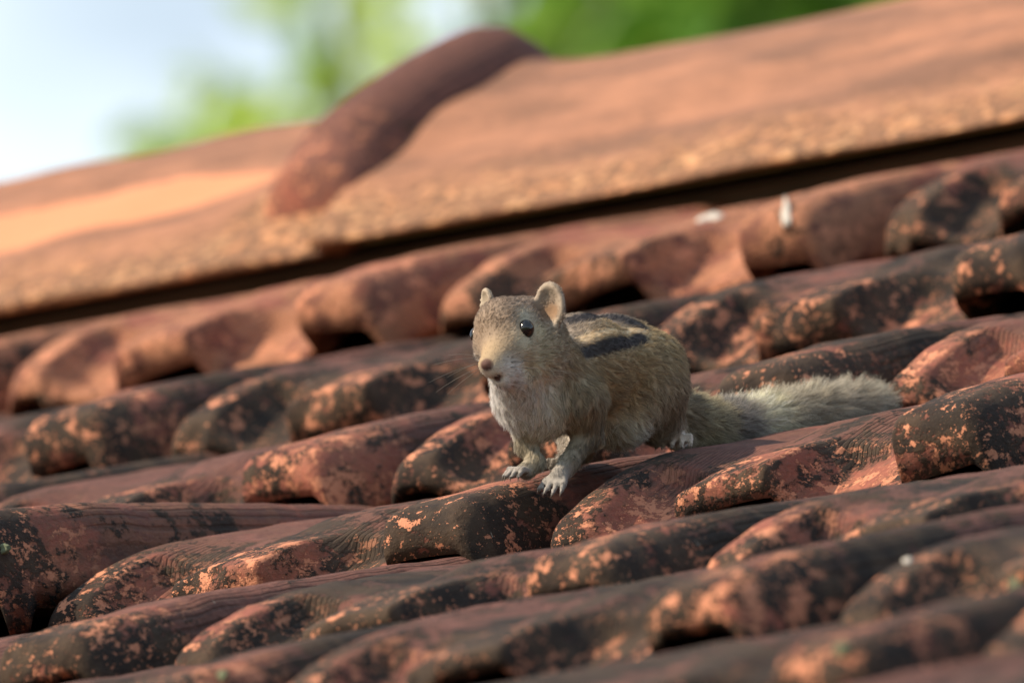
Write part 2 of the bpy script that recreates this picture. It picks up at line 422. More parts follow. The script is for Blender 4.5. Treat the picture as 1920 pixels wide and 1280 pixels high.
def bead_mesh(s0=0.045):
    """raised round bead across the ridge tile's end, from partway up the front over the apex to the back"""
    sec = np.array(ridge_section())
    arc = np.concatenate([[0], np.cumsum(np.linalg.norm(np.diff(sec, axis=0), axis=1))])
    tot = arc[-1]
    ss = np.linspace(s0, tot - s0, 60)
    cy, cz = np.interp(ss, arc, sec[:, 0]), np.interp(ss, arc, sec[:, 1])
    tn = np.gradient(np.column_stack([cy, cz]), axis=0); tn /= np.linalg.norm(tn, axis=1)[:, None]
    verts = []; m = 20
    for k in range(60):
        e = min(ss[k] - s0, tot - s0 - ss[k])
        h = 0.034 * (0.75 + 0.25 * min(1, e / 0.05)) * math.sqrt(max(0.02, 1 - max(0, 1 - e / 0.012) ** 2))
        for j in range(m):
            a = math.pi * j / (m - 1)
            hx = 0.025 * math.copysign(abs(math.cos(a)) ** 0.85, math.cos(a)); hn = h * math.sin(a) ** 0.9 - 0.006
            verts.append((hx, cy[k] - tn[k, 1] * hn, cz[k] + tn[k, 0] * hn))
    f = [(k * m + j, k * m + j + 1, (k + 1) * m + j + 1, (k + 1) * m + j) for k in range(59) for j in range(m - 1)]
    f.append(tuple(range(m - 1, -1, -1))); f.append(tuple(range(59 * m, 60 * m)))
    return mesh_from('bead', verts, f, MAT_BEAD)
BEAD = bead_mesh()
RL = 0.385
xj = solve_x(Vector((0, E.y, E.z)) + Vector((0, 0.035, 0.024)), 650)      # joint column at the foot of the bead
for k in range(-4, 4):
    rt = link('ridge_tile', ridge_tile_mesh(RL + 0.004, (k + 3) % 8), roof)
    rt.matrix_world = Matrix.Translation(Vector((xj + k * RL, E.y, E.z + (0.003 if k >= 0 else -0.001)))) @ Matrix.Rotation(R(random.uniform(-.4, .4)), 4, 'Z')
    bd = link('bead', BEAD, rt)
    bd.location = (RL - 0.019, 0, 0)
    bd['growth'], bd['bare_sun'] = -0.2, -0.15

mq = [(x_, E.y + y_, E.z + z_) for x_ in (-1.4, 1.4) for y_, z_ in ((0.035, -0.08), (0.035, 0.006), (0.08, 0.03), (0.08, -0.08))]  # filler added under the ridge tiles so their underside goes dark
link('ridge_filler', mesh_from('ridge_filler', mq, [(0, 1, 5, 4), (1, 2, 6, 5), (2, 3, 7, 6), (3, 0, 4, 7), (0, 3, 2, 1), (4, 5, 6, 7)], NT('dark_filler').simple((0.10, 0.085, 0.07), 0.95), False), roof)
# boarding added under the battens to keep light out of the tile gaps
for sgn, spv, ln in ((1, SP, COURSE * 4.6), (-1, -SPL, COURSE * 6.6)):
    a_ = Vector((-1.4, 0, -0.075)); b_ = Vector((1.4, 0, -0.075))
    q_ = [a_, b_, b_ + spv * ln, a_ + spv * ln]; dz = Vector((0, 0, -0.02))
    link('light_stop_board', mesh_from('light_stop_board', q_ + [p + dz for p in q_], [(0, 1, 2, 3), (7, 6, 5, 4), (0, 4, 5, 1), (1, 5, 6, 2), (2, 6, 7, 3), (3, 7, 4, 0)], MAT_WOOD, False), roof)
# battens the tiles hang from
for i in range(-6, 5):
    bmv = bmesh.new(); bmesh.ops.create_cube(bmv, size=1)
    bmesh.ops.bevel(bmv, geom=bmv.edges[:], offset=0.02, segments=1, affect='EDGES')
    me = bpy.data.meshes.new('batten'); bmv.to_mesh(me); bmv.free(); me.materials.append(MAT_WOOD)
    b = link('batten', me, roof)
    b.matrix_world = Matrix.Translation(course_base(i, -0.02) + Vector((0.0, 0, 0)) + Vector((0, .5, -.866)) * 0.052) @ Matrix.Rotation(PITCH, 4, 'X') @ Matrix.Diagonal((2.7, 0.05, 0.03, 1))

# ------------------------------------------------------------------ the squirrel
# Modelled as one smooth solid (blended round cones and ellipsoids turned into a mesh), then furred.
SO = pt(1100, 760, 0.08)
MS = Matrix(((rgt.x, fwd.x, upv.x, SO.x), (rgt.y, fwd.y, upv.y, SO.y), (rgt.z, fwd.z, upv.z, SO.z), (0, 0, 0, 1)))
MSI = MS.inverted()
def L(px, py, d):
    """pixel column, row and depth in cm beyond the reference plane -> squirrel frame, cm"""
    return np.array(MSI @ pt(px, py, d / 100)) * 100

HV = 0.085
LO = np.array([-5.2, -9.0, -4.2]); HI = np.array([12.6, 23.0, 5.2])
GN = np.ceil((HI - LO) / HV).astype(int)
FLD = np.full(GN, 3.0, np.float32)
FLOW = []            # (a, b, radius, flow) of each primitive, for the lie of the fur

def _block(lo, hi):
    a = np.clip(np.floor((lo - LO) / HV).astype(int), 0, GN); b = np.clip(np.ceil((hi - LO) / HV).astype(int) + 1, 0, GN)
    ax = [LO[k] + HV * np.arange(a[k], b[k]) for k in range(3)]
    X, Y, Z = np.meshgrid(*ax, indexing='ij')
    return (slice(a[0], b[0]), slice(a[1], b[1]), slice(a[2], b[2])), np.stack([X, Y, Z], -1)

def smin(a, b, k):
    h = np.clip(0.5 + 0.5 * (b - a) / k, 0, 1)
    return b + (a - b) * h - k * h * (1 - h)

def cone(p, q, rp, rq, k=0.45, flow=None):
    p, q = np.array(p), np.array(q); m = max(rp, rq) + k + 0.4
    sl, G = _block(np.minimum(p, q) - m, np.maximum(p, q) + m)
    d = q - p; L2 = max(1e-9, d @ d)
    h = np.clip(((G - p) @ d) / L2, 0, 1)
    dist = np.linalg.norm(G - p - h[..., None] * d, axis=-1) - (rp + (rq - rp) * h)
    FLD[sl] = smin(FLD[sl], dist.astype(np.float32), k)
    if flow is not None: FLOW.append((p, q, max(rp, rq), np.array(flow, float)))

def ball(p, r, k=0.45, flow=None): cone(p, np.array(p) + 1e-4, r, r, k, flow)

def ellip(c, axes, rad, k=0.3, cut=False):
    """axes: 3x3 rows = unit axes"""
    c = np.array(c); m = max(rad) + k + 0.4
    sl, G = _block(c - m, c + m)
    q = (G - c) @ np.array(axes).T
    k0 = np.linalg.norm(q / rad, axis=-1); k1 = np.linalg.norm(q / (np.array(rad) ** 2), axis=-1) + 1e-6
    dist = (k0 * (k0 - 1) / k1).astype(np.float32)
    FLD[sl] = -smin(-FLD[sl], dist, k) if cut else smin(FLD[sl], dist, k)

BACKW = np.array([0.42, 0.86, -0.10])          # head -> tail
HF = L(908, 690, 0.9) - L(985, 628, 3.5); HF /= np.linalg.norm(HF)      # where the face points
# trunk
ball(L(1090, 684, 7.2), 1.90, 0.6, BACKW)
ball(L(1146, 696, 9.5), 2.12, 0.7, BACKW)
ball(L(1186, 722, 11.6), 2.02, 0.6, BACKW + [0, 0, -0.35])
ball(L(1160, 775, 9.0), 1.25, 0.7, [0.5, 0.6, -0.5])
cone(L(1000, 665, 4.2), L(1042, 715, 6.0), 1.30, 1.65, 0.6, [0.35, 0.75, -0.45])
ball(L(1014, 752, 4.9), 1.36, 0.6, [0.05, 0.1, -1])
ball(L(982, 742, 4.5), 0.92, 0.5, [-0.1, 0.0, -1])
cone(L(966, 694, 3.0), L(984, 745, 4.2), 0.95, 1.0, 0.6, [0.0, 0.1, -1])
# head
ball(L(985, 630, 3.6), 1.46, 0.5, -HF + [0, 0.2, 0.15])
ball(L(945, 612, 2.7), 1.08, 0.5, -HF + [0, 0, 0.35])
ball(L(926, 648, 2.7), 0.72, 0.4, -HF)
ball(L(1012, 662, 3.0), 0.86, 0.5, -HF + [0.3, 0.3, -0.2])
cone(L(952, 650, 2.2), L(925, 682, 1.30), 0.94, 0.53, 0.35, -HF)
ball(L(950, 690, 1.65), 0.52, 0.25, -HF + [0.2, 0, -0.2])
ellip(L(912, 684, 1.06), np.eye(3), [0.28, 0.26, 0.20], 0.16)
cone(L(958, 700, 2.3), L(940, 709, 1.5), 0.52, 0.34, 0.2, -HF + [0, 0, -0.3])
# left arm (shows right of the chest) and right arm
LA = [L(1084, 758, 5.1), L(1101, 812, 5.3), L(1068, 866, 4.4), L(1050, 890, 4.0)]
cone(LA[0], LA[1], 1.10, 0.56, 0.4, [0.1, 0.0, -1]); cone(LA[1], LA[2], 0.48, 0.29, 0.25, [-0.35, -0.2, -1]); cone(LA[2], LA[3], 0.36, 0.34, 0.2, [-0.4, -0.3, -1])
RA = [L(990, 785, 4.7), L(988, 832, 4.9), L(1004, 866, 4.6), L(986, 882, 4.3)]
cone(RA[0], RA[1], 0.58, 0.38, 0.4, [0, 0, -1]); cone(RA[1], RA[2], 0.36, 0.27, 0.25, [0, -0.2, -1]); cone(RA[2], RA[3], 0.34, 0.32, 0.2, [-0.6, -0.4, -0.6])
# haunches, shanks
ball(L(1222, 684, 10.0), 1.20, 0.5, [0.35, 0.4, -0.85])
cone(L(1218, 730, 9.5), L(1236, 788, 10.2), 1.42, 0.92, 0.4, [0.25, 0.3, -0.95])
cone(L(1242, 792, 10.8), L(1278, 818, 11.6), 0.62, 0.36, 0.4, [0.3, 0.2, -0.9])
cone(L(1278, 823, 11.6), L(1268, 828, 10.5), 0.34, 0.33, 0.2, [-0.2, -1, -0.2])
cone(L(1090, 790, 11.5), L(1082, 842, 10.2), 1.1, 0.5, 0.4, [0, 0, -1])
cone(L(1082, 846, 10.2), L(1052, 868, 8.4), 0.42, 0.30, 0.3, [-0.2, -1, -0.2])
# tail
TP = [(1268, 778, 13.2, .88), (1312, 796, 14.8, .74), (1380, 797, 17.2, .68), (1450, 785, 19.8, .66), (1530, 771, 22.8, .62), (1600, 760, 25.4, .54), (1648, 753, 27.4, .34)]
TP = [(L(a, b, c), r) for a, b, c, r in TP]
for (p, rp), (q, rq) in zip(TP, TP[1:]):
    fl = (q - p) / np.linalg.norm(q - p); cone(p, q, rp, rq, 0.4, fl)
# toes
CLAWS = []
def toes(c, fwd_dir, side_dir, dn, n, length, r, spread=0.22):
    c = np.array(c); fw = np.array(fwd_dir, float); fw /= np.linalg.norm(fw); sd = np.array(side_dir, float); sd /= np.linalg.norm(sd); dn = np.array(dn, float)
    for k in range(n):
        a = (k - (n - 1) / 2)
        b = c + sd * a * spread
        ln = length * (1 - 0.10 * abs(a) ** 1.5)
        d1 = fw + sd * a * 0.24; d1 /= np.linalg.norm(d1)
        m = b + d1 * ln * 0.55 - dn * 0.10; e = b + d1 * ln + dn * 0.13
        cone(b, m, r, r * 0.95, 0.10, fw); cone(m, e, r * 0.95, r * 0.72, 0.08, fw)
        dc = e - m; dc /= np.linalg.norm(dc)
        CLAWS.append((e + dc * 0.05, dc * 0.8 + dn * 0.5))
DN = np.array([0, 0, -1.0])
toes(RA[3] + [-0.12, -0.12, -0.02], [-1, -0.75, -0.12], [0.55, -0.83, 0], DN, 4, 0.66, 0.125, 0.20)
toes(LA[3] + [-0.08, -0.10, -0.10], [-0.55, -0.55, -0.85], [0.85, -0.5, -0.1], DN * 0.6 + [-.3, -.2, 0], 4, 0.66, 0.125, 0.19)
toes(L(1268, 828, 10.5) + [0.0, -0.05, 0.05], [-0.25, -1, -0.05], [1, -0.25, 0.08], DN, 5, 0.72, 0.145, 0.215)
toes(L(1052, 868, 8.4), [-0.4, -1, -0.1], [1, -0.4, 0.0], DN, 4, 0.6, 0.13, 0.20)
# ears: thin cups
def ear(c, face, upd, w, h):
    n = np.array(face, float); n /= np.linalg.norm(n); u_ = np.array(upd, float); u_ -= n * (u_ @ n); u_ /= np.linalg.norm(u_); s_ = np.cross(u_, n)
    ellip(c, [s_, n, u_], [w, 0.25, h], 0.14)
    ellip(np.array(c) + n * 0.30, [s_, n, u_], [w * 0.84, 0.38, h * 0.84], 0.05, cut=True)
    return n, u_
EC = L(1031, 574, 2.95)
ear(EC, [-0.42, -0.90, 0.04], [0.02, 0.15, 1], 0.62, 0.92)
ear(L(912, 568, 3.6), [-0.85, -0.5, 0.1], [-0.2, 0.2, 1], 0.34, 0.58)
# eye sockets, mouth slit
EYE1 = L(987, 617, 2.22); EYE2 = L(894, 628, 2.85)
ellip(L(932, 708, 1.0), np.eye(3), [0.29, 0.32, 0.055], 0.05, cut=True)

def surface_nets(F, lo, h):
    S = F < 0
    nx, ny, nz = F.shape
    acc = np.zeros((nx - 1, ny - 1, nz - 1, 3), np.float32); cnt = np.zeros((nx - 1, ny - 1, nz - 1), np.int16)
    cs = [(i, j, k) for i in (0, 1) for j in (0, 1) for k in (0, 1)]
    def sub(A, c): return A[c[0]:nx - 1 + c[0], c[1]:ny - 1 + c[1], c[2]:nz - 1 + c[2]]
    tot = sum(sub(S, c).astype(np.int8) for c in cs)
    act = (tot > 0) & (tot < 8)
    ci = np.argwhere(act)
    P = np.zeros((len(ci), 3)); C = np.zeros(len(ci))
    for c in cs:
        for ax in range(3):
            if c[ax] == 1: continue
            d = list(c); d[ax] = 1
            fa = F[tuple((ci + c).T)]; fb = F[tuple((ci + d).T)]
            cr_ = (fa < 0) != (fb < 0)
            tt = np.where(cr_, fa / np.where(cr_, fa - fb, 1), 0)
            pos = np.tile(np.array(c, float), (len(ci), 1)); pos[:, ax] += tt
            P += pos * cr_[:, None]; C += cr_
    V = lo + h * (ci + P / C[:, None])
    ids = np.full(act.shape, -1, np.int64); ids[act] = np.arange(len(ci))
    quads = []
    for ax in range(3):
        o = [1 if k != ax else 0 for k in range(3)]
        sl0 = tuple(slice(1, n - 1) if k != ax else slice(0, n - 1) for k, n in enumerate(F.shape))
        sl1 = tuple(slice(1, n - 1) if k != ax else slice(1, n) for k, n in enumerate(F.shape))
        a, b = S[sl0], S[sl1]
        e = np.argwhere(a != b); inside = a[tuple(e.T)]
        e = e + [1 if k != ax else 0 for k in range(3)]
        u1, u2 = (ax + 1) % 3, (ax + 2) % 3
        q = []
        for du, dv in ((1, 1), (0, 1), (0, 0), (1, 0)):
            f = e.copy(); f[:, u1] -= du; f[:, u2] -= dv; q.append(ids[tuple(f.T)])
        q = np.stack(q, -1); q[~inside] = q[~inside][:, ::-1]
        quads.append(q)
    return V, np.concatenate(quads)

SV, SQ = surface_nets(FLD, LO + 0.0, HV)
ok = (SQ >= 0).all(1); SQ = SQ[ok]
def relax(V, Q, n):
    e = np.concatenate([Q[:, [0, 1]], Q[:, [1, 2]], Q[:, [2, 3]], Q[:, [3, 0]]])
    for _ in range(n):
        for lam in (0.5, -0.42):
            s_ = np.zeros_like(V); c_ = np.zeros(len(V))
            np.add.at(s_, e[:, 0], V[e[:, 1]]); np.add.at(c_, e[:, 0], 1); np.add.at(s_, e[:, 1], V[e[:, 0]]); np.add.at(c_, e[:, 1], 1)
            V = V + lam * (s_ / np.maximum(c_, 1)[:, None] - V)
    return V
SV = relax(SV, SQ, 2)

# colours of the coat and some painted crease shade, as soft regions round anchor points (linear)
GREYB, OLIVE, CREAM, WHITE = (.27, .205, .150), (.30, .225, .120), (.74, .63, .53), (.66, .60, .53)
AN = [ (1025, 540, 2.8, (.38, .31, .23), .35, .07), (1050, 568, 2.8, (.38, .31, .23), .30, .07), (1042, 606, 2.8, (.36, .30, .22), .28, .08), (1010, 558, 2.8, (.34, .28, .21), .28, .07), (910, 556, 3.3, (.36, .30, .22), .35, .07),
 (903, 672, 1.1, (.29, .21, .12), .28, .12), (926, 671, .9, (.31, .235, .14), .30, .13),
 # px, py, depth, colour, reach cm, fur length cm
 (960, 560, 3.0, (.20, .150, .110), 1.1, .26), (930, 600, 2.0, (.22, .160, .110), 1.0, .22), (1000, 580, 2.6, (.20, .155, .12), 1.0, .26),
 (915, 655, 1.4, (.32, .225, .120), .55, .15), (930, 660, 1.2, (.32, .23, .13), .5, .15), (960, 645, 1.4, (.28, .21, .13), .7, .18),
 (955, 690, 1.0, (.70, .64, .58), .5, .22), (935, 700, .9, (.62, .52, .46), .4, .16), (912, 702, .8, (.60, .48, .42), .3, .12), (1010, 650, 1.9, (.36, .29, .19), .8, .30), (1045, 660, 2.8, (.32, .26, .17), .9, .4),
 (985, 594, 2.0, (.66, .56, .41), .36, .12), (985, 641, 2.0, (.66, .56, .41), .38, .12), (1008, 620, 2.1, (.58, .48, .33), .26, .12), (968, 618, 2.1, (.50, .41, .29), .22, .12),
 (1000, 690, 2.6, (.60, .50, .38), .7, .4), (975, 745, 3.2, CREAM, 1.2, .5), (1020, 745, 3.3, (.70, .55, .44), 1.0, .5), (950, 770, 3.4, (.72, .62, .52), .9, .5), (1020, 800, 3.6, (.66, .56, .45), .9, .5),
 (1070, 620, 5.5, (.24, .195, .150), 1.0, .30), (1080, 700, 5.0, (.30, .235, .14), 1.3, .5), (1090, 740, 4.6, (.28, .215, .13), 1.2, .5), (1112, 770, 4.8, (.22, .17, .11), .7, .45), (1128, 745, 6., (.17, .13, .085), .5, .45), (1128, 795, 6., (.16, .125, .085), .5, .45),  # last two anchors paint shade into the crease behind the shoulder
 (1140, 655, 7.4, (.29, .22, .125), 1.0, .30), (1150, 720, 7.2, OLIVE, 1.3, .5), (1190, 680, 8.8, (.33, .245, .125), 1.2, .5), (1235, 640, 10.2, (.36, .275, .15), 1.0, .45),
 (1250, 700, 10.0, (.29, .215, .125), 1.2, .5), (1275, 750, 11.0, (.22, .17, .115), 1.0, .5), (1200, 760, 8.6, (.38, .28, .15), .9, .5), (1180, 805, 7.9, (.58, .52, .43), .7, .55), (1222, 775, 9.5, (.60, .55, .47), .6, .5), (1200, 815, 8.5, (.60, .55, .48), .6, .5), (1245, 745, 9.5, (.40, .33, .24), .6, .5), (1140, 825, 7.8, (.38, .33, .26), .7, .5), (1260, 800, 11.2, (.28, .23, .17), .6, .4),
 (1150, 580, 9.0, (.17, .14, .115), 1.0, .26), (1120, 580, 12., (.26, .2, .13), 1.5, .45),
 (1100, 810, 4.6, (.17, .14, .092), .7, .30), (1080, 850, 4.2, (.20, .172, .122), .6, .24), (1050, 892, 3.7, (0.218, 0.207, 0.187), .5, .16), (1038, 910, 3.3, (0.234, 0.226, 0.211), .4, .09),
 (990, 820, 4.0, (.22, .18, .12), .5, .28), (995, 850, 4.2, (.22, .19, .132), .5, .24), (975, 884, 3.8, (0.250, 0.234, 0.211), .5, .12), (955, 888, 3.3, (0.257, 0.242, 0.226), .4, .09),
 (1270, 829, 10.2, (.46, .43, .39), .5, .12), (1050, 866, 8., (.20, .18, .15), .8, .2), (1060, 830, 8.5, (.36, .32, .26), .9, .45),
 (1290, 770, 12.6, (.26, .21, .135), .7, .6), (1330, 790, 14, (.39, .335, .21), .8, .8), (1345, 800, 15, (.24, .21, .14), .5, .85), (1400, 790, 16.8, (.26, .24, .21), .6, .9), (1440, 785, 19, (.56, .50, .37), .9, .95),
 (1510, 772, 22, (.395, .35, .26), 1.3, 1.05), (1590, 760, 25, (.395, .352, .27), 1.3, 1.05), (1650, 752, 27.5, (.39, .36, .28), 1.0, .9),
]
AC = np.array([a[3] for a in AN]); AC = np.clip(AC * np.where(AC.mean(1) > .40, 1.75, 1.36)[:, None] * np.where(AC.mean(1) > .40, 1.0, 0.0)[:, None] * np.array([1.04, 1.0, 1.0]) + AC * np.where(AC.mean(1) > .40, 0.0, 1.36)[:, None] * np.array([0.96, 1.0, 1.07]), 0, .90); AR = np.array([a[4] for a in AN]); AL = np.array([a[5] for a in AN])
bv = BVHTree.FromPolygons([Vector(v) for v in SV], [tuple(int(i) for i in q) for q in SQ])
CAML = np.array(MSI @ cam_loc) * 100
def on_body(px, py):
    o = Vector(CAML); d = (Vector(L(px, py, 0)) - o).normalized()
    h = bv.ray_cast(o, d)[0]
    return None if h is None else np.array(h)
def anchor(px, py, d):
    a, h = L(px, py, d), on_body(px, py)
    return a if h is None or abs(h[1] - a[1]) > 2.5 else h
AP = np.array([anchor(*a[:3]) for a in AN])
def coat(P):
    wsum = np.zeros(len(P)); C = np.zeros((len(P), 3)); Ln = np.zeros(len(P))
    for p, c, r, l in zip(AP, AC, AR, AL):
        d2 = ((P - p) ** 2).sum(1) / r ** 2
        w_ = np.exp(-np.minimum(d2 * 1.3, 40)) + 1e-7 / (1 + d2) ** 2
        wsum += w_; C += w_[:, None] * c; Ln += w_ * l
    return C / wsum[:, None], Ln / wsum

def line3(pts):
    out = [on_body(*p) for p in pts]; out = [o for o in out if o is not None]
    res = []
    for a, b in zip(out, out[1:]): res += [a + (b - a) * k / 8 for k in range(9)]
    return np.array(res)
STRIPES = [  # polyline in the photograph, colour, half width cm
 ([(1072, 600), (1100, 594), (1140, 594), (1175, 601), (1200, 611)], (.022, .022, .028), .36),
 ([(1092, 660), (1135, 649), (1165, 642), (1202, 633)], (.020, .019, .024), .29),
 ([(1085, 637), (1115, 627), (1150, 620), (1180, 619), (1210, 622)], (.72, .56, .36), .14),
]
STRIPES = [(line3(p), np.array(c), w_) for p, c, w_ in STRIPES]
def markings(P, C):
    for pl, c, w_ in STRIPES:
        if len(pl) < 2: continue
        d = np.full(len(P), 9.0)
        for q in pl: d = np.minimum(d, np.linalg.norm(P - q, axis=1))
        m = sstep(w_ * 1.25, w_ * 0.75, d)[:, None]
        C = C * (1 - m) + c * m
    return C

h1 = on_body(987, 617)
EYE1 = h1 - 0.07 * (CAML - h1) / np.linalg.norm(CAML - h1) + np.array([-0.02, 0, 0])
TRI = np.concatenate([SQ[:, [0, 1, 2]], SQ[:, [0, 2, 3]]])
sc_, sl_ = coat(SV); sc_ = markings(SV, sc_)
# bare skin: nose pad, inside of the ears, lips
def near(P, q, r): return sstep(r, r * 0.6, np.linalg.norm(P - q, axis=1))[:, None]
BARE = [(L(912, 684, .78), .31, (.095, .040, .034)), (L(1027, 582, 2.75), .50, (.30, .185, .105)), (L(932, 709, 1.1), .24, (.08, .025, .022))]
for q, r_, c in BARE: m = near(SV, q, r_); sc_ = sc_ * (1 - m) + np.array(c) * m
def body_material(name):
    t = NT(name); at = t.n.new('ShaderNodeAttribute'); at.attribute_name = 'coat'
    c = t.mix(0.25, at.outputs['Color'], (0.05, 0.035, 0.025))
    t.put(t.bsdf.inputs['Base Color'], c); t.bsdf.inputs['Roughness'].default_value = 0.75
    tcn = t.n.new('ShaderNodeTexCoord'); t.put(t.bsdf.inputs['Normal'], t.bump(t.noise(tcn.outputs['Object'], 700, 3), 0.5, 0.0004))
    return t.m
me = mesh_from('squirrel', SV / 100, [tuple(int(i) for i in q) for q in SQ], body_material('squirrel_skin'))
ca = me.color_attributes.new('coat', 'FLOAT_COLOR', 'POINT'); ca.data.foreach_set('color', np.column_stack([sc_, np.ones(len(SV))]).astype(np.float32).ravel())
squirrel = link('squirrel', me, label='small palm squirrel with dark back stripes crouching on the clay tiles', category='squirrel')
squirrel.matrix_world = MS

# fur
def grow_fur(n_total, seed=3):
    g = np.random.default_rng(seed)
    A, B, C = SV[TRI[:, 0]], SV[TRI[:, 1]], SV[TRI[:, 2]]
    N = np.cross(B - A, C - A); ar = np.linalg.norm(N, axis=1); N /= np.maximum(ar, 1e-9)[:, None]
    cen = (A + B + C) / 3
    fc, fl = coat(cen)
    dens = ar * (0.35 / np.clip(fl, .12, .6)) ** 0.7
    tocam = CAML - cen; tocam /= np.linalg.norm(tocam, axis=1)[:, None]
    dens *= np.where((N * tocam).sum(1) > -0.35, 1.0, 0.35)
    for q, r_, c in BARE: dens *= 1 - 0.97 * near(cen, q, r_)[:, 0]
    for e in (EYE1, EYE2): dens *= np.linalg.norm(cen - e, axis=1) > 0.37
    k = g.choice(len(TRI), n_total, p=dens / dens.sum())
    r1, r2 = np.sqrt(g.random(n_total)), g.random(n_total)
    P = (1 - r1)[:, None] * A[k] + (r1 * (1 - r2))[:, None] * B[k] + (r1 * r2)[:, None] * C[k]
    vn = np.zeros_like(SV)
    for j in range(3): np.add.at(vn, TRI[:, j], np.cross(B - A, C - A))
    vn /= np.maximum(np.linalg.norm(vn, axis=1), 1e-9)[:, None]
    NN = (1 - r1)[:, None] * vn[TRI[k, 0]] + (r1 * (1 - r2))[:, None] * vn[TRI[k, 1]] + (r1 * r2)[:, None] * vn[TRI[k, 2]]
    NN /= np.linalg.norm(NN, axis=1)[:, None]
    col_, ln = coat(P); c0_ = col_; col_ = markings(P, col_)
    ln = np.where(np.abs(col_ - c0_).sum(1) > 0.05, np.minimum(ln, 0.26), ln)
    F = np.zeros_like(P); ws = np.zeros(n_total)
    for p, q, r_, fl_ in FLOW:
        d = q - p; h = np.clip(((P - p) @ d) / max(1e-9, d @ d), 0, 1)
        dist = np.maximum(np.linalg.norm(P - p - h[:, None] * d, axis=1) - r_, 0)
        w_ = np.exp(-(dist / 0.30) ** 2) + 1e-6 / (1 + dist); F += w_[:, None] * fl_ / np.linalg.norm(fl_); ws += w_
    F /= ws[:, None]
    # clumps: tufts share a bend and a pull towards their centre
    nc = n_total // 12
    ci = g.choice(n_total, nc, replace=False)
    from mathutils.kdtree import KDTree
    kd = KDTree(nc)
    for a, b in enumerate(ci): kd.insert(P[b], a)
    kd.balance()
    own = np.array([kd.find(p)[1] for p in P])
    cj = g.normal(0, 1, (nc, 3))
    fk_ = np.clip(ln / 0.45, .25, 1.2)[:, None]
    F = F + 0.30 * fk_ * cj[own] + 0.12 * g.normal(0, 1, P.shape)
    F -= NN * (F * NN).sum(1)[:, None]; F /= np.maximum(np.linalg.norm(F, axis=1), 1e-9)[:, None]
    tail = ln > 0.62
    lift = np.where(tail, 0.72, 0.34) + g.normal(0, .10, n_total)
    ln = ln * g.uniform(.65, 1.15, n_total)
    d0 = F * np.cos(lift)[:, None] + NN * np.sin(lift)[:, None]
    m = 5
    pos = np.zeros((n_total, m, 3))
    cp = P[ci][own] 
    cdir = d0[ci][own]
    for j in range(m):
        s_ = j / (m - 1)
        q = P - NN * 0.03 + d0 * (ln * s_)[:, None] - NN * (ln * 0.22 * s_ * s_)[:, None] * 0.8
        q[:, 2] -= ln * 0.10 * s_ * s_
        cq = cp + cdir * (ln * s_)[:, None]
        q += (cq - q) * (0.42 * s_ ** 1.4) * np.clip(fk_, 0, 1) * (np.linalg.norm(cp - P, axis=1) < 0.35)[:, None]
        pos[:, j] = q
    # agouti: each hair a shade of its own, some dark, some pale
    shade = g.normal(1.0, 0.20, n_total) + 0.12 * g.normal(0, 1, nc)[own]
    dk = g.random(n_total) < np.where(tail, .32, .22); shade[dk] *= 0.38
    pl = g.random(n_total) < 0.16; shade[pl] *= 1.4
    col_ = np.clip(col_ * np.clip(shade, .2, 2)[:, None], 0.01, 0.9)
    rad = np.linspace(1, 0.18, m)[None, :] * np.where(tail, .0090, .0080)[:, None] * g.uniform(.7, 1.2, n_total)[:, None]
    return pos, col_, rad

def fur_material():
    t = NT('squirrel_fur'); at = t.n.new('ShaderNodeAttribute'); at.attribute_name = 'coat'
    hi = t.n.new('ShaderNodeHairInfo')
    c = t.mix(t.ramp(hi.outputs['Intercept'], 0.0, 0.55), t.mix(0.20, at.outputs['Color'], (0.06, 0.045, 0.03)), at.outputs['Color'])
    t.n.remove(t.bsdf)
    d = t.n.new('ShaderNodeBsdfDiffuse'); tr = t.n.new('ShaderNodeBsdfTranslucent'); gl = t.n.new('ShaderNodeBsdfAnisotropic')
    t.put(d.inputs['Color'], c); t.put(tr.inputs['Color'], c); gl.inputs['Roughness'].default_value = 0.45
    gl.inputs['Color'].default_value = (.9, .9, .9, 1)
    m1 = t.n.new('ShaderNodeMixShader'); m1.inputs[0].default_value = 0.35
    t.l.new(d.outputs[0], m1.inputs[1]); t.l.new(tr.outputs[0], m1.inputs[2])
    m2 = t.n.new('ShaderNodeMixShader'); m2.inputs[0].default_value = 0.05
    t.l.new(m1.outputs[0], m2.inputs[1]); t.l.new(gl.outputs[0], m2.inputs[2]); t.l.new(m2.outputs[0], t.out.inputs['Surface'])
    return t.m

def hair_object(name, pos, colr, rad, mat, parent):
    hc = bpy.data.hair_curves.new(name)
    n, m = pos.shape[:2]
    hc.add_curves([m] * n)
    hc.attributes['position'].data.foreach_set('vector', (pos / 100).astype(np.float32).ravel())
    ra = hc.attributes.get('radius') or hc.attributes.new('radius', 'FLOAT', 'POINT')
    ra.data.foreach_set('value', (rad / 100).astype(np.float32).ravel())
    a = hc.attributes.new('coat', 'FLOAT_COLOR', 'CURVE')
    a.data.foreach_set('color', np.column_stack([colr, np.ones(n)]).astype(np.float32).ravel())
    hc.materials.append(mat)
    return link(name, hc, parent)
scn.cycles_curves.shape = 'RIBBONS'
hair_object('fur', *grow_fur(130000), fur_material(), squirrel)

